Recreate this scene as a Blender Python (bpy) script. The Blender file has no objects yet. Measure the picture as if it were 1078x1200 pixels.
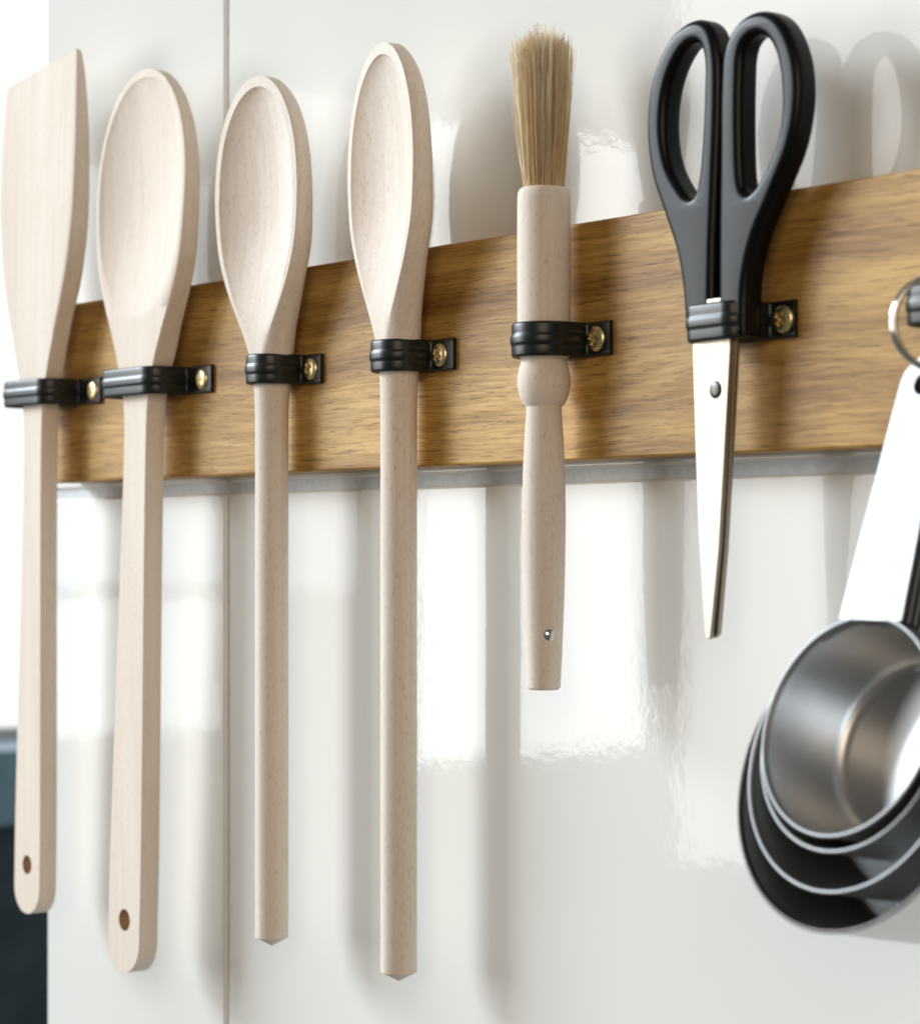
import bpy, bmesh, math, random
from mathutils import Vector, Matrix
import numpy as np
random.seed(7)
SC = bpy.context.scene
COL = SC.collection
MM = 0.001
R = math.radians

# ------------------------------------------------------------------ camera
cam_d = bpy.data.cameras.new('camera')
cam = bpy.data.objects.new('camera', cam_d); COL.objects.link(cam)
cam.location = (0.664, -0.488, -0.026)
cam.rotation_euler = (R(90), 0, R(53.06))
cam_d.sensor_fit = 'VERTICAL'; cam_d.sensor_height = 24.0; cam_d.lens = 60.0
cam_d.shift_y = 44 / 1200
cam_d.clip_start = 0.01; cam_d.clip_end = 50
cam_d.dof.use_dof = True; cam_d.dof.focus_distance = 0.785; cam_d.dof.aperture_fstop = 11.5
SC.camera = cam

# ------------------------------------------------------------------ light
world = bpy.data.worlds.new('World'); SC.world = world; world.use_nodes = True
bg = world.node_tree.nodes['Background']
bg.inputs[0].default_value = (1.0, 0.95, 0.88, 1); bg.inputs[1].default_value = 0.10

def area(name, loc, target, sx, sy, power, color):
    d = bpy.data.lights.new(name, 'AREA'); d.shape = 'RECTANGLE'; d.size = sx; d.size_y = sy
    d.energy = power; d.color = color
    o = bpy.data.objects.new(name, d); COL.objects.link(o); o.location = loc
    v = Vector(target) - Vector(loc)
    o.rotation_euler = v.to_track_quat('-Z', 'Y').to_euler()
    return o
# three lights of the kitchen window at the left, level with the rail
area('window_light', (-2.69, -1.40, 0.230), (0, -1.40, 0.230), 0.36, 0.62, 2.2, (0.86, 0.94, 1.0))
area('window_light', (-2.69, -1.40, -0.200), (0, -1.40, -0.200), 0.36, 0.20, 0.8, (0.90, 0.96, 1.0))
area('window_light', (-2.69, -1.78, 0.300), (0, -1.78, 0.300), 0.30, 0.78, 1.6, (0.92, 0.97, 1.0))
area('window_light', (-2.69, -2.19, 0.150), (0, -2.19, 0.150), 0.50, 1.04, 15, (0.95, 0.98, 1.0))
area('window_light', (-2.69, -3.27, 0.399), (0, -3.27, 0.399), 1.51, 1.95, 54, (0.97, 0.98, 0.97))
# daylight falling in from higher up on the same side
area('skylight', (-4.1, -2.5, 2.1), (0.1, 0, 0.0), 2.6, 1.5, 275, (0.84, 0.93, 1.0))
# soft warm light coming back from the room
area('room_light', (1.9, -1.7, 0.6), (0.1, 0, 0.0), 1.3, 1.3, 14.5, (1.0, 0.79, 0.58))

vs = SC.view_settings
vs.view_transform = 'Standard'; vs.look = 'None'; vs.exposure = 0.27; vs.gamma = 1.0
SC.cycles.use_denoising = True
SC.cycles.max_bounces = 8

# ------------------------------------------------------------------ materials
def mat(name):
    m = bpy.data.materials.new(name); m.use_nodes = True
    nt = m.node_tree; b = nt.nodes['Principled BSDF']
    return m, nt, b
def N(nt, t, **kw):
    n = nt.nodes.new(t)
    for k, v in kw.items(): setattr(n, k, v)
    return n
def coords(nt, scale, rot=(0, 0, 0), offset=None):
    tc = N(nt, 'ShaderNodeTexCoord'); mp = N(nt, 'ShaderNodeMapping')
    mp.inputs['Scale'].default_value = scale; mp.inputs['Rotation'].default_value = rot
    nt.links.new(tc.outputs['Object'], mp.inputs['Vector'])
    return mp.outputs['Vector']
def noise(nt, vec, scale, detail=4, rough=0.55, dist=0.0):
    n = N(nt, 'ShaderNodeTexNoise'); n.inputs['Scale'].default_value = scale
    n.inputs['Detail'].default_value = detail; n.inputs['Roughness'].default_value = rough
    n.inputs['Distortion'].default_value = dist
    nt.links.new(vec, n.inputs['Vector']); return n.outputs['Fac']
def ramp(nt, fac, stops):
    r = N(nt, 'ShaderNodeValToRGB'); e = r.color_ramp.elements
    while len(e) < len(stops): e.new(0.5)
    for i, (p, c) in enumerate(stops):
        e[i].position = p; e[i].color = (*c, 1) if len(c) == 3 else c
    nt.links.new(fac, r.inputs[0]); return r.outputs[0]
def mix(nt, fac, a, b, mode='MIX'):
    m = N(nt, 'ShaderNodeMix', data_type='RGBA', blend_type=mode)
    if isinstance(fac, float): m.inputs[0].default_value = fac
    else: nt.links.new(fac, m.inputs[0])
    for s, v in ((6, a), (7, b)):
        if isinstance(v, tuple): m.inputs[s].default_value = (*v, 1)
        else: nt.links.new(v, m.inputs[s])
    return m.outputs[2]
def bump(nt, b, h, strength, dist):
    n = N(nt, 'ShaderNodeBump'); n.inputs['Strength'].default_value = strength
    n.inputs['Distance'].default_value = dist
    nt.links.new(h, n.inputs['Height']); nt.links.new(n.outputs[0], b.inputs['Normal'])

def tile_mat():
    m, nt, b = mat('glazed_white_tile')
    v = coords(nt, (1, 1, 1))
    big = noise(nt, v, 9, 3)
    c = ramp(nt, big, [(0.3, (0.775, 0.77, 0.735)), (0.7, (0.81, 0.805, 0.775))])
    nt.links.new(c, b.inputs['Base Color'])
    b.inputs['Roughness'].default_value = 0.04; b.inputs['Specular IOR Level'].default_value = 0.17
    f = noise(nt, v, 190, 3, 0.6); g = noise(nt, v, 22, 2, 0.5)
    a = N(nt, 'ShaderNodeMath', operation='MULTIPLY_ADD'); a.inputs[1].default_value = 3.0
    nt.links.new(g, a.inputs[0]); nt.links.new(f, a.inputs[2])
    bump(nt, b, a.outputs[0], 0.5, 0.000048)
    return m
def grout_mat():
    m, nt, b = mat('grey_grout')
    v = coords(nt, (1, 1, 1)); f = noise(nt, v, 300, 4)
    nt.links.new(ramp(nt, f, [(0.3, (0.60, 0.635, 0.66)), (0.7, (0.71, 0.74, 0.76))]), b.inputs['Base Color'])
    b.inputs['Roughness'].default_value = 0.9
    bump(nt, b, f, 0.5, 0.0003)
    return m
def oak_mat():
    m, nt, b = mat('waxed_oak')
    v = coords(nt, (1, 1, 1))
    w = noise(nt, coords(nt, (7, 7, 16)), 1.0, 2, 0.5)
    # slow wander of the grain
    tc = N(nt, 'ShaderNodeTexCoord')
    sep = N(nt, 'ShaderNodeSeparateXYZ'); nt.links.new(tc.outputs['Object'], sep.inputs[0])
    wz = N(nt, 'ShaderNodeMath', operation='MULTIPLY_ADD'); wz.inputs[1].default_value = 0.009
    nt.links.new(w, wz.inputs[0]); nt.links.new(sep.outputs['Z'], wz.inputs[2])
    cmb = N(nt, 'ShaderNodeCombineXYZ')
    nt.links.new(sep.outputs['X'], cmb.inputs[0]); nt.links.new(sep.outputs['Y'], cmb.inputs[1]); nt.links.new(wz.outputs[0], cmb.inputs[2])
    def sv(scale):
        mp = N(nt, 'ShaderNodeMapping'); mp.inputs['Scale'].default_value = scale
        nt.links.new(cmb.outputs[0], mp.inputs['Vector']); return mp.outputs[0]
    bands = noise(nt, sv((3, 3, 75)), 1.0, 4, 0.55)
    fine = noise(nt, sv((45, 45, 1100)), 1.0, 4, 0.65)
    pores = noise(nt, sv((110, 110, 2000)), 1.0, 2, 0.5)
    blot = noise(nt, sv((9, 9, 30)), 1.0, 3)
    c = ramp(nt, bands, [(0.27, (0.20, 0.098, 0.022)), (0.42, (0.41, 0.23, 0.058)), (0.56, (0.58, 0.355, 0.105)), (0.74, (0.72, 0.485, 0.19))])
    c = mix(nt, 0.8, c, ramp(nt, fine, [(0.36, (0.66, 0.62, 0.54)), (0.6, (1.06, 1.05, 1.03))]), 'MULTIPLY')
    c = mix(nt, 0.6, c, ramp(nt, blot, [(0.3, (0.60, 0.55, 0.46)), (0.62, (1.1, 1.08, 1.02))]), 'MULTIPLY')
    c = mix(nt, 0.8, c, ramp(nt, pores, [(0.32, (0.42, 0.34, 0.24)), (0.40, (1, 1, 1))]), 'MULTIPLY')
    nt.links.new(c, b.inputs['Base Color'])
    nt.links.new(ramp(nt, fine, [(0.3, (0.46,) * 3), (0.7, (0.32,) * 3)]), b.inputs['Roughness'])
    b.inputs['Specular IOR Level'].default_value = 0.22
    bump(nt, b, fine, 0.35, 0.00025)
    return m
def beech_mat(name, base, dark, rough=0.5, seed=0.0, fleck=0.45):
    m, nt, b = mat(name)
    tc = N(nt, 'ShaderNodeTexCoord')
    def sv(scale):
        mp = N(nt, 'ShaderNodeMapping'); mp.inputs['Scale'].default_value = scale
        mp.inputs['Location'].default_value = (seed, seed * 1.7, seed * 0.6)
        nt.links.new(tc.outputs['Object'], mp.inputs['Vector']); return mp.outputs[0]
    g = noise(nt, sv((420, 420, 9)), 1.0, 4, 0.6)
    fl = noise(nt, sv((2600, 2600, 420)), 1.0, 1, 0.4)
    big = noise(nt, sv((30, 30, 6)), 1.0, 3)
    c = ramp(nt, g, [(0.3, dark), (0.62, base)])
    c = mix(nt, fleck, c, ramp(nt, fl, [(0.25, (0.70, 0.60, 0.50)), (0.38, (1, 1, 1))]), 'MULTIPLY')
    c = mix(nt, 0.6, c, ramp(nt, big, [(0.3, (0.84, 0.80, 0.75)), (0.7, (1.04, 1.04, 1.04))]), 'MULTIPLY')
    nt.links.new(c, b.inputs['Base Color'])
    b.inputs['Roughness'].default_value = rough + 0.15
    b.inputs['Specular IOR Level'].default_value = 0.18
    bump(nt, b, g, 0.25, 0.0002)
    return m
def simple(name, col, rough, metal=0.0, bs=0, bd=0.0, spec=0.5, var=0.0, aniso=None):
    m, nt, b = mat(name)
    b.inputs['Base Color'].default_value = (*col, 1); b.inputs['Roughness'].default_value = rough
    b.inputs['Metallic'].default_value = metal; b.inputs['Specular IOR Level'].default_value = spec
    v = coords(nt, (1, 1, 1) if not aniso else aniso)
    f = noise(nt, v, bs or 200, 3)
    d = tuple(max(0, c * (1 - var)) for c in col); e = tuple(c * (1 + var) for c in col)
    if var: nt.links.new(ramp(nt, f, [(0.3, d), (0.7, e)]), b.inputs['Base Color'])
    if bd: bump(nt, b, f, 0.4, bd)
    else:
        r0, r1 = rough * 0.85, rough * 1.15
        nt.links.new(ramp(nt, f, [(0.3, (r0,) * 3), (0.7, (r1,) * 3)]), b.inputs['Roughness'])
    return m
M = dict(
    tile=tile_mat(), grout=grout_mat(), oak=oak_mat(),
    beech=beech_mat('pale_beech', (0.85, 0.765, 0.68), (0.78, 0.685, 0.585), 0.5, 0.0),
    beech2=beech_mat('warm_beech', (0.86, 0.77, 0.68), (0.80, 0.695, 0.595), 0.48, 3.1),
    beech3=beech_mat('flecked_beech', (0.86, 0.78, 0.70), (0.79, 0.695, 0.605), 0.5, 6.7, 0.75),
    rubber=simple('black_rubber', (0.006, 0.009, 0.009), 0.36, bs=900, bd=0.00005),
    plastic=simple('matt_black_plastic', (0.002, 0.003, 0.0045), 0.33, bs=1500, bd=0.00003, spec=0.20),
    brass=simple('brass', (0.90, 0.74, 0.40), 0.36, 1.0, bs=1200, var=0.15),
    steel=simple('brushed_steel', (0.59, 0.60, 0.605), 0.36, 1.0, bs=8),
    blade=simple('satin_blade_steel', (0.36, 0.325, 0.265), 0.36, 1.0, bs=50, aniso=(12, 1, 1), var=0.08),
    rimsteel=simple('satin_rim_steel', (0.34, 0.35, 0.35), 0.50, 1.0, bs=8),
    strap=simple('brushed_strap_steel', (0.20, 0.20, 0.20), 0.40, 1.0, bs=40, aniso=(14, 1, 1), var=0.10),
    shaded_grain=simple('shaded_end_grain', (0.40, 0.26, 0.155), 0.8, bs=900, var=0.2),  # bored end grain, coloured darker still for the shade inside the holes
    chrome=simple('chrome_wire', (0.70, 0.71, 0.72), 0.16, 1.0),
    darkpin=simple('dark_steel', (0.10, 0.09, 0.085), 0.40, 1.0),
    bristle=None,
    navy=simple('dark_blue_lacquer', (0.060, 0.105, 0.145), 0.40, bs=20, var=0.3),
    steelblue=simple('steel_blue_worktop', (0.28, 0.50, 0.68), 0.30, bs=20, var=0.2),
    white=simple('white_paint', (0.80, 0.80, 0.79), 0.5),
)
def bristle_mat():
    m, nt, b = mat('pale_hog_bristle')
    at = N(nt, 'ShaderNodeAttribute'); at.attribute_name = 'tone'
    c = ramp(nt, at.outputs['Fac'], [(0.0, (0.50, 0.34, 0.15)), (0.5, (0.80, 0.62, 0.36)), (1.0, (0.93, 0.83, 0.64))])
    nt.links.new(c, b.inputs['Base Color']); b.inputs['Roughness'].default_value = 0.45
    return m
M['bristle'] = bristle_mat()
def pane_mat():
    m, nt, b = mat('bright_window_pane')
    b.inputs['Base Color'].default_value = (0.02, 0.02, 0.02, 1); b.inputs['Roughness'].default_value = 0.1
    b.inputs['Emission Color'].default_value = (0.96, 0.99, 1.0, 1); b.inputs['Emission Strength'].default_value = 0.95
    return m
M['pane'] = pane_mat()

# ------------------------------------------------------------------ helpers
def tag(o, label, cat, group=None):
    o['label'] = label; o['category'] = cat
    if group: o['group'] = group
    return o
def thing(name, loc, label, cat, group=None):
    o = bpy.data.objects.new(name, None); COL.objects.link(o)
    o.location = Vector(loc) * MM; o.empty_display_size = 0.01
    return tag(o, label, cat, group)
def world_loc(p):
    v = Vector((0, 0, 0))
    while p: v = v + p.location; p = p.parent
    return v
def mesh_obj(name, verts, faces, m, parent=None, smooth=True, angle=38, origin=None):
    """verts in millimetres, world space"""
    base = world_loc(parent)
    o3 = Vector(origin) * MM - base if origin else Vector((0, 0, 0))
    me = bpy.data.meshes.new(name)
    me.from_pydata([tuple(Vector(v) * MM - base - o3) for v in verts], [], faces)
    bm = bmesh.new(); bm.from_mesh(me)
    bmesh.ops.remove_doubles(bm, verts=bm.verts, dist=1e-7)
    bmesh.ops.recalc_face_normals(bm, faces=bm.faces)
    bm.to_mesh(me); bm.free()
    if smooth:
        me.polygons.foreach_set('use_smooth', [True] * len(me.polygons))
        me.set_sharp_from_angle(angle=R(angle))
    me.materials.append(m)
    o = bpy.data.objects.new(name, me); COL.objects.link(o); o.parent = parent; o.location = o3
    return o
def loft(rings, cap=True):
    n = len(rings[0]); V = [p for r in rings for p in r]; Fc = []
    for i in range(len(rings) - 1):
        for j in range(n):
            k = (j + 1) % n
            Fc.append((i * n + j, i * n + k, (i + 1) * n + k, (i + 1) * n + j))
    if cap:
        Fc.append(tuple(range(n))); Fc.append(tuple((len(rings) - 1) * n + j for j in range(n)))
    return V, Fc
def pchip(xs, ys, x):
    xs = np.array(xs, float); ys = np.array(ys, float)
    if xs[0] > xs[-1]: xs, ys = xs[::-1], ys[::-1]
    h = np.diff(xs); d = np.diff(ys) / h; n = len(xs); mm = np.zeros(n)
    for i in range(1, n - 1):
        if d[i - 1] * d[i] > 0:
            w1, w2 = 2 * h[i] + h[i - 1], h[i] + 2 * h[i - 1]
            mm[i] = (w1 + w2) / (w1 / d[i - 1] + w2 / d[i])
    mm[0], mm[-1] = d[0], d[-1]
    x = min(max(x, xs[0]), xs[-1]); i = int(min(max(np.searchsorted(xs, x) - 1, 0), n - 2))
    t = (x - xs[i]) / h[i]
    return float((1 + 2 * t) * (1 - t) ** 2 * ys[i] + t * (1 - t) ** 2 * h[i] * mm[i] + t * t * (3 - 2 * t) * ys[i + 1] + t * t * (t - 1) * h[i] * mm[i + 1])
def rbox(name, x0, x1, y0, y1, z0, z1, m, parent=None, bev=0.5, seg=2):
    bm = bmesh.new(); bmesh.ops.create_cube(bm, size=1)
    base = world_loc(parent); c = Vector(((x0 + x1) / 2, (y0 + y1) / 2, (z0 + z1) / 2)) * MM
    for v in bm.verts: v.co = Vector((v.co.x * (x1 - x0), v.co.y * (y1 - y0), v.co.z * (z1 - z0))) * MM
    if bev: bmesh.ops.bevel(bm, geom=bm.edges[:], offset=bev * MM, segments=seg, profile=0.5, affect='EDGES')
    me = bpy.data.meshes.new(name); bm.to_mesh(me); bm.free()
    me.polygons.foreach_set('use_smooth', [True] * len(me.polygons)); me.set_sharp_from_angle(angle=R(50))
    me.materials.append(m)
    o = bpy.data.objects.new(name, me); COL.objects.link(o); o.parent = parent; o.location = c - base
    if bev:
        wn = o.modifiers.new('weighted', 'WEIGHTED_NORMAL'); wn.mode = 'FACE_AREA'; wn.weight = 100; wn.keep_sharp = True
    return o
def lathe(profile, n=40, axis='z', closed_ends=True):
    """profile: (r, h); returns verts, faces round +z at origin"""
    rings = [[(r * math.cos(2 * math.pi * j / n), r * math.sin(2 * math.pi * j / n), h) for j in range(n)] for r, h in profile]
    return loft(rings, closed_ends)
def xform(V, mtx): return [tuple(mtx @ Vector(v)) for v in V]
def drill(o, x, z, r):
    """bore a real hole through a handle, along y (mm, world)"""
    V, Fc = lathe([(r, -30), (r, 30)], 28)
    V = xform(V, Matrix.Translation((x, -22, z)) @ Matrix.Rotation(R(90), 4, 'X'))
    c = mesh_obj('cutter', V, Fc, M['shaded_grain'], None, False)
    md = o.modifiers.new('hole', 'BOOLEAN'); md.operation = 'DIFFERENCE'; md.object = c; md.solver = 'EXACT'; md.material_mode = 'TRANSFER'
    dg = bpy.context.evaluated_depsgraph_get(); dg.update()
    me = bpy.data.meshes.new_from_object(o.evaluated_get(dg))
    o.modifiers.clear(); o.data = me
    me.set_sharp_from_angle(angle=R(38))
    bpy.data.objects.remove(c)

# ------------------------------------------------------------------ the setting: tiled wall
wall = rbox('wall', -263, 640, 1.5, 90, -520, 520, M['grout'], None, 0)
wall['kind'] = 'structure'
cols = [(-262.5, -126.6), (-123.8, 274.0), (276.2, 639)]
rows = [(-518, -257.0), (-254.6, -5.6), (-2.0, 247.0), (249.4, 518)]
for (a, b_) in cols:
    for (c_, d_) in rows:
        rbox('tile', a, b_, 0.1, 7, c_, d_, M['tile'], wall, 1.2, 4)

# far background past the end of the wall
win = thing('window', (-1200, 450, -140), 'bright out-of-focus window past the left end of the tiled wall', 'window')
rbox('pane', -1212, -1204, 160, 900, -168, 640, M['pane'], win, 0)
for (y0, y1, z0, z1) in ((120, 160, -200, 680), (900, 940, -200, 680), (160, 900, -200, -169), (160, 900, 640, 680)):
    rbox('frame', -1225, -1195, y0 + .5, y1 - .5, z0, z1, M['white'], win, 2)
cab = thing('cabinet', (-1150, 450, -700), 'blurred dark blue cabinet below the window at far left', 'cabinet')
rbox('body', -1600, -1100, 100, 1000, -760, -237, M['navy'], cab, 3)
rbox('worktop', -1600, -1090, 90, 1010, -236, -178, M['steelblue'], cab, 4)

# ------------------------------------------------------------------ the oak rail
rail = rbox('wooden_rail', -236, 430, -13, -0.3, 0, 69, M['oak'], None, 0.9, 3)
tag(rail, 'long golden oak board fixed across the white tiles holding the utensils', 'rail')

# ------------------------------------------------------------------ clips
def sweep(path, prof_fn, closed=False):
    """path: list of (x, y); prof_fn(i) -> list of (offset outward, z). Outward = left of travel"""
    rings = []
    P = [Vector((p[0], p[1])) for p in path]
    for i, p in enumerate(P):
        a = P[max(i - 1, 0)]; b = P[min(i + 1, len(P) - 1)]
        t = (b - a).normalized(); nrm = Vector((-t.y, t.x))
        rings.append([(p.x + nrm.x * o, p.y + nrm.y * o, z) for o, z in prof_fn(i)])
    return loft(rings, True)
def arc(cx, cy, r, a0, a1, n):
    return [(cx + r * math.cos(R(a0 + (a1 - a0) * i / n)), cy + r * math.sin(R(a0 + (a1 - a0) * i / n))) for i in range(n + 1)]
def screw_mesh():
    V = []; Fc = []; nr, na = 18, 64; Rr = 3.6; Hh = 1.0
    for i in range(nr + 1):
        r = Rr * i / nr
        for j in range(na):
            a = 2 * math.pi * j / na; x, y = r * math.cos(a), r * math.sin(a)
            h = Hh * (1 - (r / Rr) ** 2.6) ** 0.55 + 0.35
            u, v = x * math.cos(.5) + y * math.sin(.5), -x * math.sin(.5) + y * math.cos(.5)
            arm = 1.95
            d = 0
            if abs(u) < .62 and abs(v) < arm or abs(v) < .62 and abs(u) < arm: d = 0.8 * (1 - 0.35 * r / arm)
            if r < 0.9: d = max(d, 0.8)
            V.append((x, y, h - d))
    for i in range(nr):
        for j in range(na):
            k = (j + 1) % na
            Fc.append((i * na + j, i * na + k, (i + 1) * na + k, (i + 1) * na + j))
    n0 = len(V)
    for j in range(na):
        a = 2 * math.pi * j / na; V.append((Rr * math.cos(a), Rr * math.sin(a), -0.2))
    for j in range(na):
        k = (j + 1) % na; Fc.append((nr * na + j, nr * na + k, n0 + k, n0 + j))
    return V, Fc
SV, SF = screw_mesh()
CLIPG = 'black clips screwed along the oak board'
def clip(xl, xr, yf, rc, tab_end, screw_x, label, zc=34.5, yb=-14.6, rot=0.0):
    """band passing round an item lying in x[xl,xr], y[yf, yb], with a tab at its right"""
    c = thing('pipe_clip', ((xl + xr) / 2, -13, zc), label, 'clip', CLIPG)
    rc = min(rc, (xr - xl) / 2 - 0.05, (yb - yf) / 2 - 0.05)
    ry = -13.15
    path = [(tab_end, ry), (tab_end - 2, ry), (tab_end - 5, ry), (xr + 3.4, ry)]
    path += arc(xr + 2.2, ry - 2.2, 2.2, 90, 180, 6)[1:]            # fillet off the board
    s = len(path)
    path += [(xr, yf + rc + 0.2)] if yf + rc < ry - 3 else []
    path += arc(xr - rc, yf + rc, rc, 0, -90, 12)
    path += arc(xl + rc, yf + rc, rc, -90, -180, 12)
    path += arc(xl + rc, yb - rc, rc, 180, 90, 12)
    path += [((xl + xr) / 2, yb), (xr - 1, yb)]
    Q = [path[0]]
    for p in path[1:]:
        if (Vector(p) - Vector(Q[-1])).length > 0.05: Q.append(p)
    H = 5.0
    def prof(i):
        k = 0.0 if i < 5 else min(1.0, (i - 4) / 6)
        rd = 0.42 * k
        outer = [(.8, -H), (1.2, -H + .3), (1.35, -H + .8), (1.35, -2.1), (1.33, -1.75), (1.33 + rd * .7, -1.25), (1.35 + rd, -.7), (1.35 + rd, .7),
                 (1.33 + rd * .7, 1.25), (1.33, 1.75), (1.35, 2.1), (1.35, H - .8), (1.2, H - .3), (.8, H)]
        inner = [(0.3, H), (0.0, H - .3), (0.0, -H + .3), (0.3, -H)]
        return [(o, z + zc) for o, z in outer + inner]
    # travelling from the tab leftwards round the front: outward is on the right, so mirror the offset
    V, Fc = sweep(Q, lambda i: [(-o if False else o, z) for o, z in prof(i)])
    # check orientation: the tab must rise away from the board (towards -y)
    if V[6][1] > ry: V, Fc = sweep(Q, lambda i: [(-o, z) for o, z in prof(i)])
    mesh_obj('band', V, Fc, M['rubber'], c, True, 50)
    A = R(random.uniform(0, 90))
    SVt = xform(SV, Matrix.Translation((screw_x, -14.45, zc)) @ Matrix.Rotation(R(90), 4, 'X') @ Matrix.Rotation(A, 4, 'Z'))
    mesh_obj('screw', SVt, SF, M['brass'], c, True, 30, origin=(screw_x, -14.45, zc))
    c.rotation_euler.y = random.uniform(-.018, .018)
    return c

# ------------------------------------------------------------------ wooden utensils
def spoon_mesh(zs, prm, hollow=None, xc=lambda z: 0.0, shear=lambda z: 0.0, nf=33, ns=44, rotz=0.0, pivot=(0, 0)):
    """loft; prm(z) -> a (half width), ff (flat front fraction), b (back depth radius), n (squareness), yf (front plane)"""
    rings = []
    for z in zs:
        a, ff, b, n, yf = prm(z)
        ff = max(ff, 0.12); t0 = math.acos(min(1, ff ** (n / 2))); yc = b * math.sin(t0) ** (2 / n)
        fw = a * ff; y0 = yf + yc; hw = fw * 0.8; dep = 0
        if hollow:
            h = hollow(z, a, fw)
            hw, dep = h
        ring = []
        ring.append((fw, yf)); ring.append((fw * .5 + hw * .5, yf))
        for i in range(nf):
            f = math.sin(math.pi / 2 * (1 - 2 * i / (nf - 1)))
            ring.append((hw * f, yf + dep * (1 - f * f) ** 0.9))
        ring.append((-(fw * .5 + hw * .5), yf)); ring.append((-fw, yf))
        for i in range(1, ns):
            th = math.pi + t0 - (math.pi + 2 * t0) * i / ns
            cx, sy = math.cos(th), math.sin(th)
            bx_ = a * math.copysign(abs(cx) ** (2 / n), cx); by_ = y0 + b * math.copysign(abs(sy) ** (2 / n), sy)
            if sy > 0: by_ += dep * .45 * (1 - (bx_ / a) ** 2)        # the bowl bulges at the back
            ring.append((bx_, by_))
        sh = shear(z); x0 = xc(z)
        out = []
        for (x, y) in ring: out.append((x0 + x, y, z + sh * x))
        rings.append(out)
    V, Fc = loft(rings, True)
    if rotz:
        mt = Matrix.Translation((*pivot, 0)) @ Matrix.Rotation(rotz, 4, 'Z') @ Matrix.Translation((-pivot[0], -pivot[1], 0))
        V = xform(V, mt)
    return V, Fc
def zlist(top, bot, n=150, ctop=24, cbot=10, rt=10, rb=4):
    """dense near both ends"""
    L = [top - rt * (1 - math.cos(math.pi / 2 * i / ctop)) for i in range(ctop)]
    L += list(np.linspace(top - rt, bot + rb, n))
    L += [bot + rb * (1 - math.sin(math.pi / 2 * i / cbot)) for i in range(1, cbot + 1)]
    return L
def table(rows):
    T = list(zip(*rows)); z0, z1 = min(T[0]), max(T[0])
    g = np.arange(z0, z1 + .5, .5); ker = np.hanning(33); ker /= ker.sum()
    D = {}
    for k in range(1, len(T)):
        y = np.array([pchip(T[0], T[k], z) for z in g])
        D[k] = np.convolve(np.pad(y, 16, mode='edge'), ker, mode='valid')
    return lambda k, z: float(np.interp(z, g, D[k]))

def round_spoon(X, ztop, zwide, A, zbot, r, label, cat_group, rotz=0.0, hollow_bot=42, depth=7.2, yax=-20.6, m='beech3', rows=None, rim=2.4, lean=0.015):
    t = thing('wooden_spoon', (X, yax, zbot), label, 'spoon', cat_group)
    tb = table(rows)     # z, a, ff, b, n, yf
    def prm(z):
        a, ff, b, n, yf = (tb(k, z) for k in range(1, 6))
        if z > zwide:
            q = min(1, (z - zwide) / (ztop - zwide)); a = max(0.05, A * (1 - q ** 2.15) ** 0.5)
        if z < zbot + 3.0: a = b = max(0.05, r * (z - zbot) / 3.0); yf = yax - b * .995
        return a, ff, b, n, yf
    ht = ztop - 3.6
    def hollow(z, a, fw):
        if z >= ht or z <= hollow_bot: return fw * .55 if fw > .1 else .05, 0.0
        if z > zwide:
            q = (z - zwide) / (ht - zwide); hw = (A * .955 - rim) * (1 - q ** 2.2) ** .5
        else:
            q = (z - hollow_bot) / (zwide - hollow_bot)
            hw = max(.05, (fw - rim * min(1, .25 + q * 2)) * min(1, .35 + q * 3.2))
        s = (z - hollow_bot) / (ht - hollow_bot)
        d = depth * (min(1, (1 - s) / .42) * (2 - min(1, (1 - s) / .42))) ** .62 * (3 * min(1, s / .55) ** 2 - 2 * min(1, s / .55) ** 3)
        return max(hw, .05), d
    zs = zlist(ztop - .02, zbot + 3.0, 190, 26, 2, 12, .4)
    zs += [ht - .01 - 3 * k / 12 for k in range(12)] + [hollow_bot + .02 + 4 * (k / 8) ** 2 for k in range(9)]
    zs = sorted(set(zs), reverse=True) + [zbot + 1.5, zbot + .05]
    V, Fc = spoon_mesh(zs, prm, hollow, rotz=rotz, pivot=(0, yax))
    V = [(x + X + max(0, z - 34) * lean * .9, y - max(0, z - 34) * lean, z) for x, y, z in V]
    mesh_obj('spoon_body', V, Fc, M[m], t, True, 34)
    return t
UT = 'wooden spoons on the rail'
rows3 = [  # z, a, ff, b, n, yf
    (133, 26.0, .97, 3.4, 3.6, -26.6), (120, 26.0, .97, 4.8, 3.6, -26.8), (93, 26.2, .97, 5.3, 3.6, -27.0), (78, 25.0, .965, 5.8, 3.6, -27.0), (65, 20.6, .955, 6.3, 3.2, -27.0),
    (55, 15.6, .88, 6.7, 2.8, -27.0), (47, 11.6, .72, 6.9, 2.3, -27.0), (40, 8.8, .45, 6.8, 2.1, -27.0), (34, 7.2, .18, 6.4, 2.0, -26.9), (27, 5.9, .12, 5.9, 2.0, -26.4),
    (18, 5.6, .12, 5.6, 2.0, -26.2), (-100, 5.6, .12, 5.6, 2.0, -26.2), (-160, 5.6, .12, 5.6, 2.0, -26.2)]
round_spoon(-62.8, 132.3, 93, 26.2, -159.4, 5.6, 'shorter round-handled wooden spoon with deep oval bowl beside the vertical grout line', UT, rows=rows3)
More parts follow.
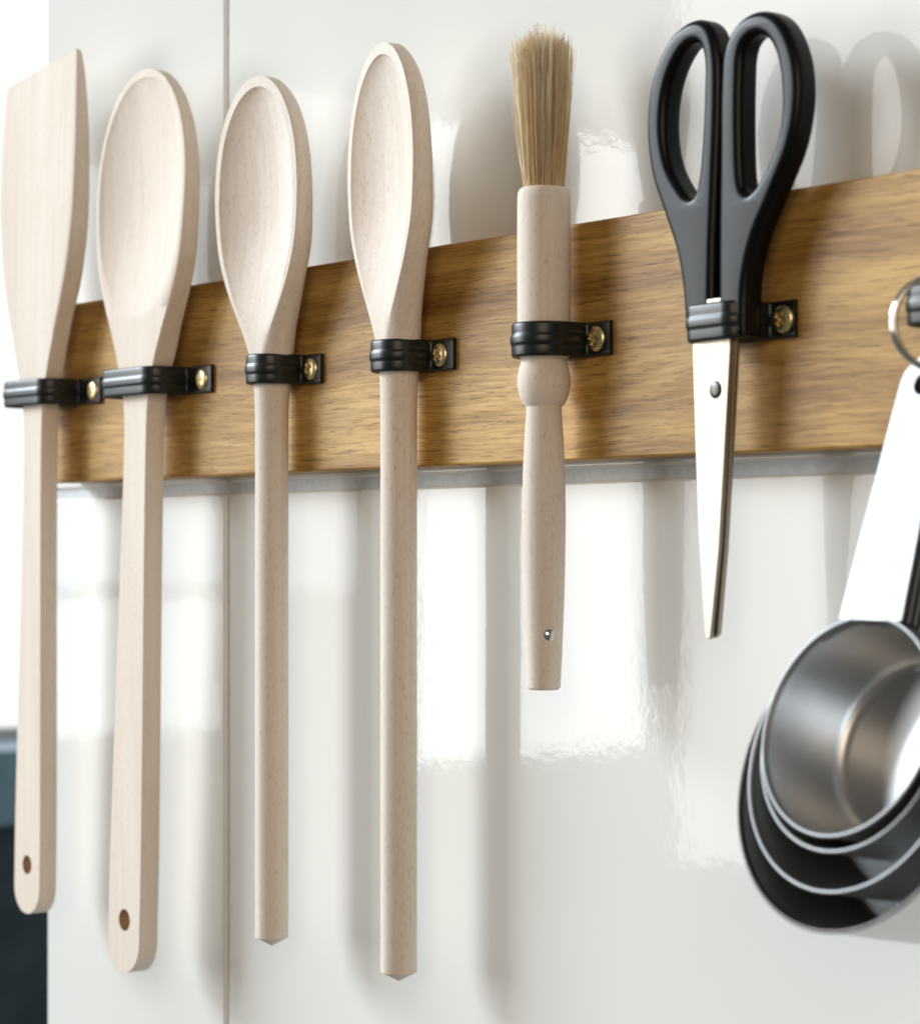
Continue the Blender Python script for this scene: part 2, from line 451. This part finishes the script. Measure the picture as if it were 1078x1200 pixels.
rows4 = [
    (132, 26.0, .97, 3.4, 3.6, -26.6), (120, 26.0, .97, 4.8, 3.6, -26.8), (93, 26.2, .97, 5.3, 3.6, -27.0), (78, 25.0, .965, 5.8, 3.6, -27.0), (65, 20.0, .955, 6.3, 3.2, -27.0),
    (55, 15.0, .88, 6.7, 2.8, -27.0), (47, 11.2, .72, 6.9, 2.3, -27.0), (40, 8.6, .45, 6.8, 2.1, -27.0), (34, 7.2, .18, 6.4, 2.0, -26.9), (27, 6.0, .12, 6.0, 2.0, -26.5),
    (18, 5.75, .12, 5.75, 2.0, -26.35), (-100, 5.75, .12, 5.75, 2.0, -26.35), (-162, 5.75, .12, 5.75, 2.0, -26.35)]
round_spoon(10.5, 132.0, 92, 26.2, -161.4, 5.75, 'round-handled wooden spoon turned a little sideways, next to the pastry brush', UT, rotz=R(-11.5), rows=rows4)

# flat-handled spoon
t = thing('wooden_spoon', (-152, -21, -180), 'large wooden spoon with a wide shallow bowl and flat handle with a hole', 'spoon', UT)
rows2 = [(147, 32, .975, 2.2, 11, -26.0), (130, 32, .975, 2.8, 11, -26.3), (103, 32, .975, 3.5, 11, -26.8), (82, 30.6, .975, 3.9, 11, -27.0), (66, 25.2, .975, 4.3, 11, -27.0), (54, 19, .975, 4.5, 11, -27.0), (45, 14.6, .975, 4.9, 11, -27.0),
         (36, 11.0, .975, 4.6, 11, -26.9), (27, 8.6, .975, 4.4, 11, -26.6), (15, 7.9, .975, 4.3, 11, -26.4), (-40, 8.9, .975, 4.3, 11, -26.4), (-100, 10.6, .975, 4.3, 11, -26.4), (-150, 11.6, .975, 4.3, 11, -26.4), (-180, 11.6, .975, 4.3, 11, -26.4)]
tb2 = table(rows2)
def prm2(z):
    a, ff, b, n, yf = (tb2(k, z) for k in range(1, 6))
    if z > 103: a = max(.05, 32 * (1 - ((z - 103) / 43.4) ** 2.1) ** .5) if z < 146.4 else .05
    if z < -168.5: a = max(.05, 11.6 * (1 - min(1, (-168.5 - z) / 11.3) ** 2) ** .5)
    return a, ff, b, n, yf
def hol2(z, a, fw):
    zt, zb = 143.5, 58
    if z >= zt or z <= zb: return max(.05, fw * .6), 0.0
    if z > 103: hw = 29.2 * (1 - ((z - 103) / (zt - 103)) ** 2.1) ** .5
    else:
        q = (z - zb) / (103 - zb); hw = 29.2 * (1 - (1 - q) ** 2.3) ** .5; hw = min(hw, fw - 1.2)
    s = (z - zb) / (zt - zb)
    return max(.05, hw), 4.9 * math.sin(math.pi * s) ** (.75 if s > .5 else 1.15)
zs = zlist(146.38, -179.75, 200, 26, 16, 12, 11) + [143.49 - 4 * (k / 10) ** 2 for k in range(11)] + [58.02 + 5 * (k / 10) ** 2 for k in range(11)]
zs = sorted(set(zs), reverse=True)
V, Fc = spoon_mesh(zs, prm2, hol2, xc=lambda z: -144.2 + (z - 30) * 0.046)
sp2 = mesh_obj('spoon_body', V, Fc, M['beech2'], t, True, 36)
drill(sp2, -152.6, -160.6, 4.0)

# spatula
t = thing('wooden_spatula', (-229, -21, -167), 'flat wooden spatula with slanted top edge, leftmost on the rail', 'spatula')
rowsS = [(160, 29.0, .985, 0.9, 12, -24.6), (150, 29.9, .985, 2.2, 12, -25.0), (125, 31.0, .98, 3.5, 12, -25.8), (110, 30.8, .975, 3.9, 12, -26.2), (92, 28.6, .97, 4.2, 12, -26.4), (75, 24.4, .975, 4.3, 12, -26.6), (62, 19.4, .975, 3.9, 12, -26.7),
         (50, 14.6, .975, 4.0, 12, -26.7), (40, 11.0, .975, 4.0, 12, -26.6), (28, 7.9, .975, 4.0, 12, -26.4), (12, 7.2, .975, 4.0, 12, -26.2), (-40, 8.2, .975, 4.0, 12, -26.2), (-100, 9.8, .975, 4.0, 12, -26.2), (-140, 10.6, .975, 4.0, 12, -26.2), (-168, 10.6, .975, 4.0, 12, -26.2)]
tbS = table(rowsS)
def prmS(z):
    a, ff, b, n, yf = (tbS(k, z) for k in range(1, 6))
    if z > 156.5: a -= 1.2 * ((z - 156.5) / 2.5) ** 2
    if z < -156.5: a = max(.05, 10.6 * (1 - min(1, (-156.5 - z) / 10.5) ** 2) ** .5)
    return a, ff, b, n, yf
zs = sorted(set(zlist(159, -166.9, 170, 8, 16, 4, 10.3)), reverse=True)
V, Fc = spoon_mesh(zs, prmS, None, xc=lambda z: -224.0 + (z - 30) * 0.027, shear=lambda z: 0.12 * max(0, min(1, (z - 100) / 55)) ** 1.5)
sp1 = mesh_obj('spatula_body', V, Fc, M['beech2'], t, True, 40)
drill(sp1, -228.8, -148.0, 3.7)

# ------------------------------------------------------------------ pastry brush
BX, BY = 85.9, -22.9
t = thing('pastry_brush', (BX, BY, -66.6), 'wooden pastry brush with pale bristles pointing up, left of the scissors', 'brush')
pb = [(0.05, -66.6), (4.2, -66.6), (4.75, -66.0), (5.2, -58), (5.9, -40), (6.25, -25), (6.3, -15), (6.1, -3), (5.55, 8), (5.1, 14.2), (5.2, 15.4), (6.2, 16.4), (7.2, 18.6), (7.75, 21.5), (7.75, 23.5), (7.2, 26.6), (6.7, 28.2), (6.7, 29.0), (7.4, 30), (7.6, 31),
      (7.75, 40), (7.8, 60), (7.75, 75), (7.6, 77.2), (7.1, 78.3), (6.5, 78.7), (5.8, 77.9), (0.05, 77.3)]
pp = []
for i in range(len(pb) - 1):
    (r0, h0), (r1, h1) = pb[i], pb[i + 1]; k = max(1, int(abs(h1 - h0) / 4))
    pp += [(r0 + (r1 - r0) * q / k, h0 + (h1 - h0) * q / k) for q in range(k)]
pp.append(pb[-1])
V, Fc = lathe(pp, 48)
mesh_obj('handle', [(x + BX, y + BY, z) for x, y, z in V], Fc, M['beech3'], t, True, 34)
# bristles
V = []; Fc = []; tones = []
for i in range(1800):
    rr = math.sqrt(random.random()); a = random.uniform(0, 2 * math.pi)
    bx, by = 5.7 * rr * math.cos(a), 5.7 * rr * math.sin(a)
    sp = 1.66 + random.gauss(0, .09) if random.random() > .05 else random.uniform(1.7, 2.5)
    tx, ty = bx * sp * 1.04 + random.gauss(0, .45) - 1.3, by * sp * .8 + random.gauss(0, .35)
    zt = 122.6 - 3.4 * rr * rr + random.gauss(0, 1.7) - (random.random() ** 5) * 7
    wob = random.gauss(0, .35); wob2 = random.gauss(0, .35)
    base = len(V); seg = 5; r0 = random.uniform(.10, .17); tone = min(1, max(0, random.gauss(.5, .25)))
    for s in range(seg + 1):
        u = s / seg; q = u ** .9; bow = math.sin(math.pi * u)
        cx = BX + bx + (tx - bx) * q + wob * bow; cy = BY + by + (ty - by) * q + wob2 * bow; cz = 77.2 + (zt - 77.2) * u
        r = r0 * (1 - .55 * u)
        for j in range(3):
            g = 2 * math.pi * j / 3 + a
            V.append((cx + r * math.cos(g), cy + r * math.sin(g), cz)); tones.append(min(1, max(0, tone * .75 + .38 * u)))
    for s in range(seg):
        for j in range(3):
            k = (j + 1) % 3
            Fc.append((base + 3 * s + j, base + 3 * s + k, base + 3 * s + 3 + k, base + 3 * s + 3 + j))
me = bpy.data.meshes.new('bristles'); base = world_loc(t)
me.from_pydata([tuple(Vector(v) * MM - base) for v in V], [], Fc)
me.attributes.new('tone', 'FLOAT', 'POINT').data.foreach_set('value', tones)
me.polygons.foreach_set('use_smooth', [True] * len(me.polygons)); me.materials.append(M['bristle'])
o = bpy.data.objects.new('bristles', me); COL.objects.link(o); o.parent = t; o['kind'] = 'stuff'
# little metal eyelet near the lower end
V, Fc = lathe([(0.05, .75), (.7, .66), (1.3, .42), (1.75, .1), (1.9, -.5)], 28)
d = Vector((0.93, -0.37, 0)).normalized()
mt = Matrix.Translation((BX + d.x * 5.35, BY + d.y * 5.35, -50.5)) @ d.to_track_quat('Z', 'Y').to_matrix().to_4x4()
mesh_obj('eyelet', xform(V, mt), Fc, M['chrome'], t, True, 40)

# ------------------------------------------------------------------ scissors
t = thing('scissors', (159, -22, -50), 'pair of scissors with black looped handles and steel blades, tips down', 'scissors')
def curve_plate(name, splines, y, ext, bev, m, parent, res=8):
    cu = bpy.data.curves.new(name, 'CURVE'); cu.dimensions = '2D'; cu.fill_mode = 'BOTH'
    cu.extrude = ext * MM; cu.bevel_depth = bev * MM; cu.bevel_resolution = 6; cu.offset = -bev * MM; cu.resolution_u = res
    base = world_loc(parent)
    for pts in splines:
        s = cu.splines.new('BEZIER'); s.bezier_points.add(len(pts) - 1); s.use_cyclic_u = True
        n = len(pts)
        for i, p in enumerate(pts):
            q = s.bezier_points[i]; sharp = len(p) > 2
            co = Vector((p[0] * MM - base.x, p[1] * MM - base.z, 0)); q.co = co
            pr, nx = pts[i - 1], pts[(i + 1) % n]
            v = Vector(((nx[0] - pr[0]) * MM, (nx[1] - pr[1]) * MM, 0))
            dl = (Vector(pr[:2]) - Vector(p[:2])).length * MM; dr = (Vector(nx[:2]) - Vector(p[:2])).length * MM
            q.handle_left_type = q.handle_right_type = 'FREE'
            if sharp:
                q.handle_left = co + (Vector((pr[0] - p[0], pr[1] - p[1], 0)) * MM) / 3
                q.handle_right = co + (Vector((nx[0] - p[0], nx[1] - p[1], 0)) * MM) / 3
            else:
                v.normalize(); q.handle_left = co - v * dl / 3; q.handle_right = co + v * dr / 3
    tmp = bpy.data.objects.new('tmp', cu); COL.objects.link(tmp)
    dg = bpy.context.evaluated_depsgraph_get(); dg.update()
    me = bpy.data.meshes.new_from_object(tmp.evaluated_get(dg)); bpy.data.objects.remove(tmp)
    bm = bmesh.new(); bm.from_mesh(me)
    bmesh.ops.remove_doubles(bm, verts=bm.verts, dist=2e-6); bmesh.ops.recalc_face_normals(bm, faces=bm.faces)
    for v in bm.verts: x, z, d = v.co; v.co = (x, y * MM - base.y - d, z)
    bmesh.ops.recalc_face_normals(bm, faces=bm.faces)
    bm.to_mesh(me); bm.free(); me.name = name
    me.materials.clear(); me.materials.append(m)
    me.polygons.foreach_set('use_smooth', [True] * len(me.polygons)); me.set_sharp_from_angle(angle=R(45))
    o = bpy.data.objects.new(name, me); COL.objects.link(o); o.parent = parent
    return o
Lout = [(147.4, 36, 1), (146.2, 46), (143.9, 55), (138.8, 66), (133.8, 77), (131.8, 90), (134, 103), (141, 113), (150, 116.6), (157, 114.5), (160.6, 107), (161.2, 95), (160.2, 75), (159.0, 55), (158.6, 36, 1)]
Lhole = [(139, 90), (141, 101), (146.5, 108.7), (152, 110.3), (154.8, 106), (155.0, 97), (154, 82), (152.2, 71.5), (150, 69), (146, 72), (141, 79.5)]
Rout = [(172.4, 30, 1), (173, 44), (176.3, 55), (183, 66), (190, 78), (192.8, 90), (191.5, 101), (186, 110.5), (178.5, 114.3), (170, 113), (164.6, 107), (163, 97), (162.6, 75), (162.2, 55), (162.2, 30, 1)]
Rhole = [(185.8, 90), (184.5, 100), (181, 106.3), (176.5, 108.4), (172, 106), (170.7, 98), (170.6, 80), (171.6, 69.5), (174, 67.5), (180, 73), (184.5, 81)]
curve_plate('handle', [Lout, Lhole], -20.6, 1.5, 2.4, M['plastic'], t)
curve_plate('handle', [Rout, Rhole], -21.8, 1.5, 2.4, M['plastic'], t)
B1 = [(151.2, 40.6, 1), (165.6, 41, 1), (166.0, 28, 1), (163.6, -2, 1), (161.6, -26, 1), (158.3, -49.6, 1), (157.2, -50.0, 1), (156.2, -49.5, 1), (153.8, -22, 1), (152.6, 0, 1), (151.4, 28, 1)]
B2 = [(152.6, 40, 1), (166.6, 40, 1), (166.6, 28, 1), (164.2, -2, 1), (162.2, -26, 1), (159.4, -48.5, 1), (158.0, -49.6, 1), (156.6, -48.6, 1), (155.0, -22, 1), (154.0, 0, 1), (153, 28, 1)]
curve_plate('blade', [B1], -23.6, 0.62, 0.14, M['blade'], t, 2)
curve_plate('blade', [B2], -22.0, 0.62, 0.14, M['blade'], t, 2)
V, Fc = lathe([(0.05, .5), (1.2, .45), (2.0, .3), (2.4, .05), (2.5, -.6)], 32)
mesh_obj('pivot', xform(V, Matrix.Translation((160.4, -24.35, 16.5)) @ Matrix.Rotation(R(90), 4, 'X')), Fc, M['darkpin'], t, True, 40)

# ------------------------------------------------------------------ clips on the board
clip(-246.0, -210.3, -28.2, 6.2, -192.6, -197.4, 'black clip holding the wooden spatula, leftmost on the board')
clip(-167.0, -129.8, -28.4, 6.2, -112.3, -118.0, 'black clip holding the flat-handled large spoon')
clip(-70.2, -55.4, -27.6, 6.9, -42.8, -48.3, 'black clip holding the round-handled spoon nearest the vertical grout line')
clip(3.1, 17.9, -27.7, 6.9, 30.6, 24.0, 'black clip holding the sideways-turned spoon next to the pastry brush')
clip(77.9, 93.9, -30.9, 7.8, 105.2, 99.5, 'black clip round the barrel of the pastry brush')
clip(151.2, 169.5, -26.4, 3.6, 180.0, 176.0, 'black clip holding the scissors below their handles')
clip(228.5, 247, -24.5, 4.6, 264, 257, 'black clip at the right edge carrying the ring of measuring cups', zc=33.5)

# ------------------------------------------------------------------ measuring cups on a split ring
ring = None
def torus(c, nrm, Rr, r, n=72, k=14):
    q = Vector(nrm).normalized().to_track_quat('Z', 'Y').to_matrix().to_4x4(); V = []; Fc = []
    for i in range(n):
        a = 2 * math.pi * i / n
        for j in range(k):
            b = 2 * math.pi * j / k
            V.append(((Rr + r * math.cos(b)) * math.cos(a), (Rr + r * math.cos(b)) * math.sin(a), r * math.sin(b)))
    for i in range(n):
        for j in range(k):
            Fc.append((i * k + j, ((i + 1) % n) * k + j, ((i + 1) % n) * k + (j + 1) % k, i * k + (j + 1) % k))
    return xform(V, Matrix.Translation(c) @ q), Fc
t = thing('key_ring', (240, -30, 18), 'steel wire ring through the cup handles at the right edge', 'ring')
V, Fc = torus((241.8, -27.0, 28.5), (0.86, -0.5, 0.0), 11.4, 0.75); mesh_obj('wire', V, Fc, M['chrome'], t)
V, Fc = torus((243.1, -27.7, 28.4), (0.86, -0.5, 0.0), 11.4, 0.75); mesh_obj('wire', V, Fc, M['chrome'], t)

TH = R(18)
HX = 238.0
def cup(k, rad, depth, label):
    """cup frame: origin at handle/rim joint; u = x, v = down the tilted plane, n = out of the opening"""
    n = Vector((0, -math.cos(TH), math.sin(TH))); vdn = Vector((0, -math.sin(TH), -math.cos(TH))); ux = Vector((1, 0, 0))
    J = Vector((HX, -46.0, -42.0)) - n * (1.9 * k)
    c = J + vdn * rad
    mtx = Matrix((( *ux, 0), (*(-vdn), 0), (*n, 0), (0, 0, 0, 1))).transposed(); mtx.translation = c
    t = thing('measuring_cup', tuple(c - n * depth), label, 'cup', 'nested steel measuring cups')
    w = 0.55; rb = rad * 0.90; cr = 4.0
    outer = [(0.05, -depth), (rb - cr, -depth)] + [(rb - cr + cr * math.sin(R(a)), -depth + cr - cr * math.cos(R(a))) for a in range(15, 91, 15)] + [(rb + (rad - rb) * .5, -depth * .5), (rad - .1, -1.4), (rad + .25, -.6), (rad + .55, -.25)]
    lip = [(rad + .6, .1), (rad + .35, .4), (rad - .05, .45), (rad - .45, .2), (rad - w, -.4)]
    inner = [(rb + (rad - rb) * .5 - w, -depth * .5)] + [(rb - cr + (cr - w) * math.sin(R(a)), -depth + cr - (cr - w) * math.cos(R(a))) for a in range(90, -1, -15)] + [(0.05, -depth + w)]
    if k == 3: lip = [(rad + .3, .02), (rad - .1, .1), (rad - w, -.3)]
    V, Fc = lathe(outer[:-1] + inner[:1] + inner[1:], 96)
    bowl = mesh_obj('bowl', xform(V, mtx), Fc, M['steel'], t, True, 50)
    V, Fc = lathe([outer[-3], outer[-2], outer[-1]] + lip + [(rad - w, -1.2)], 96, closed_ends=False)
    mesh_obj('rim', xform(V, mtx), Fc, M['darkpin' if k == 3 else 'rimsteel'], bowl, True, 60)  # rearmost rim: its unlit look is put into a darker steel
    # handle: tapered strap with a rounded top and a hole
    L = 67; pts = []; wb, wt = 10.0 + .35 * k, 7.6 + .2 * k; off = rad - 0.2
    outl = [(-wb, off - .6), (wb, off - .6), (wt, off + L - 8)] + [(wt * math.cos(R(a)), off + L - 8 + wt * math.sin(R(a))) for a in range(15, 180, 15)] + [(-wt, off + L - 8)]
    hole = [(3.0 * math.cos(R(a)), off + L - 8 + 3.0 * math.sin(R(a))) for a in range(0, 360, 20)]
    bm = bmesh.new()
    def loop(ps):
        vv = [bm.verts.new((x, y, 0)) for x, y in ps]
        return [bm.edges.new((vv[i], vv[(i + 1) % len(vv)])) for i in range(len(vv))]
    es = loop(outl) + loop(hole)
    r = bmesh.ops.triangle_fill(bm, edges=es, use_beauty=True, use_dissolve=False)
    fs = [f for f in bm.faces]
    ex = bmesh.ops.extrude_face_region(bm, geom=fs)
    for v in [g for g in ex['geom'] if isinstance(g, bmesh.types.BMVert)]: v.co.z += 1.0
    for v in bm.verts: v.co.z -= 0.6
    bm.verts.index_update()
    V = [tuple(v.co) for v in bm.verts]; Fc = [tuple(v.index for v in f.verts) for f in bm.faces]; bm.free()
    mesh_obj('handle', xform(V, mtx), Fc, M['strap'], t, False)
    return t
cup(0, 26.6, 24, 'smallest steel measuring cup, frontmost of the nested set')
cup(1, 28.2, 26, 'second smallest steel measuring cup, just outside the front one')
cup(2, 32.8, 29, 'second largest steel measuring cup in the nested set')
cup(3, 37.2, 34, 'largest steel measuring cup, rearmost of the nested set nearest the wall')
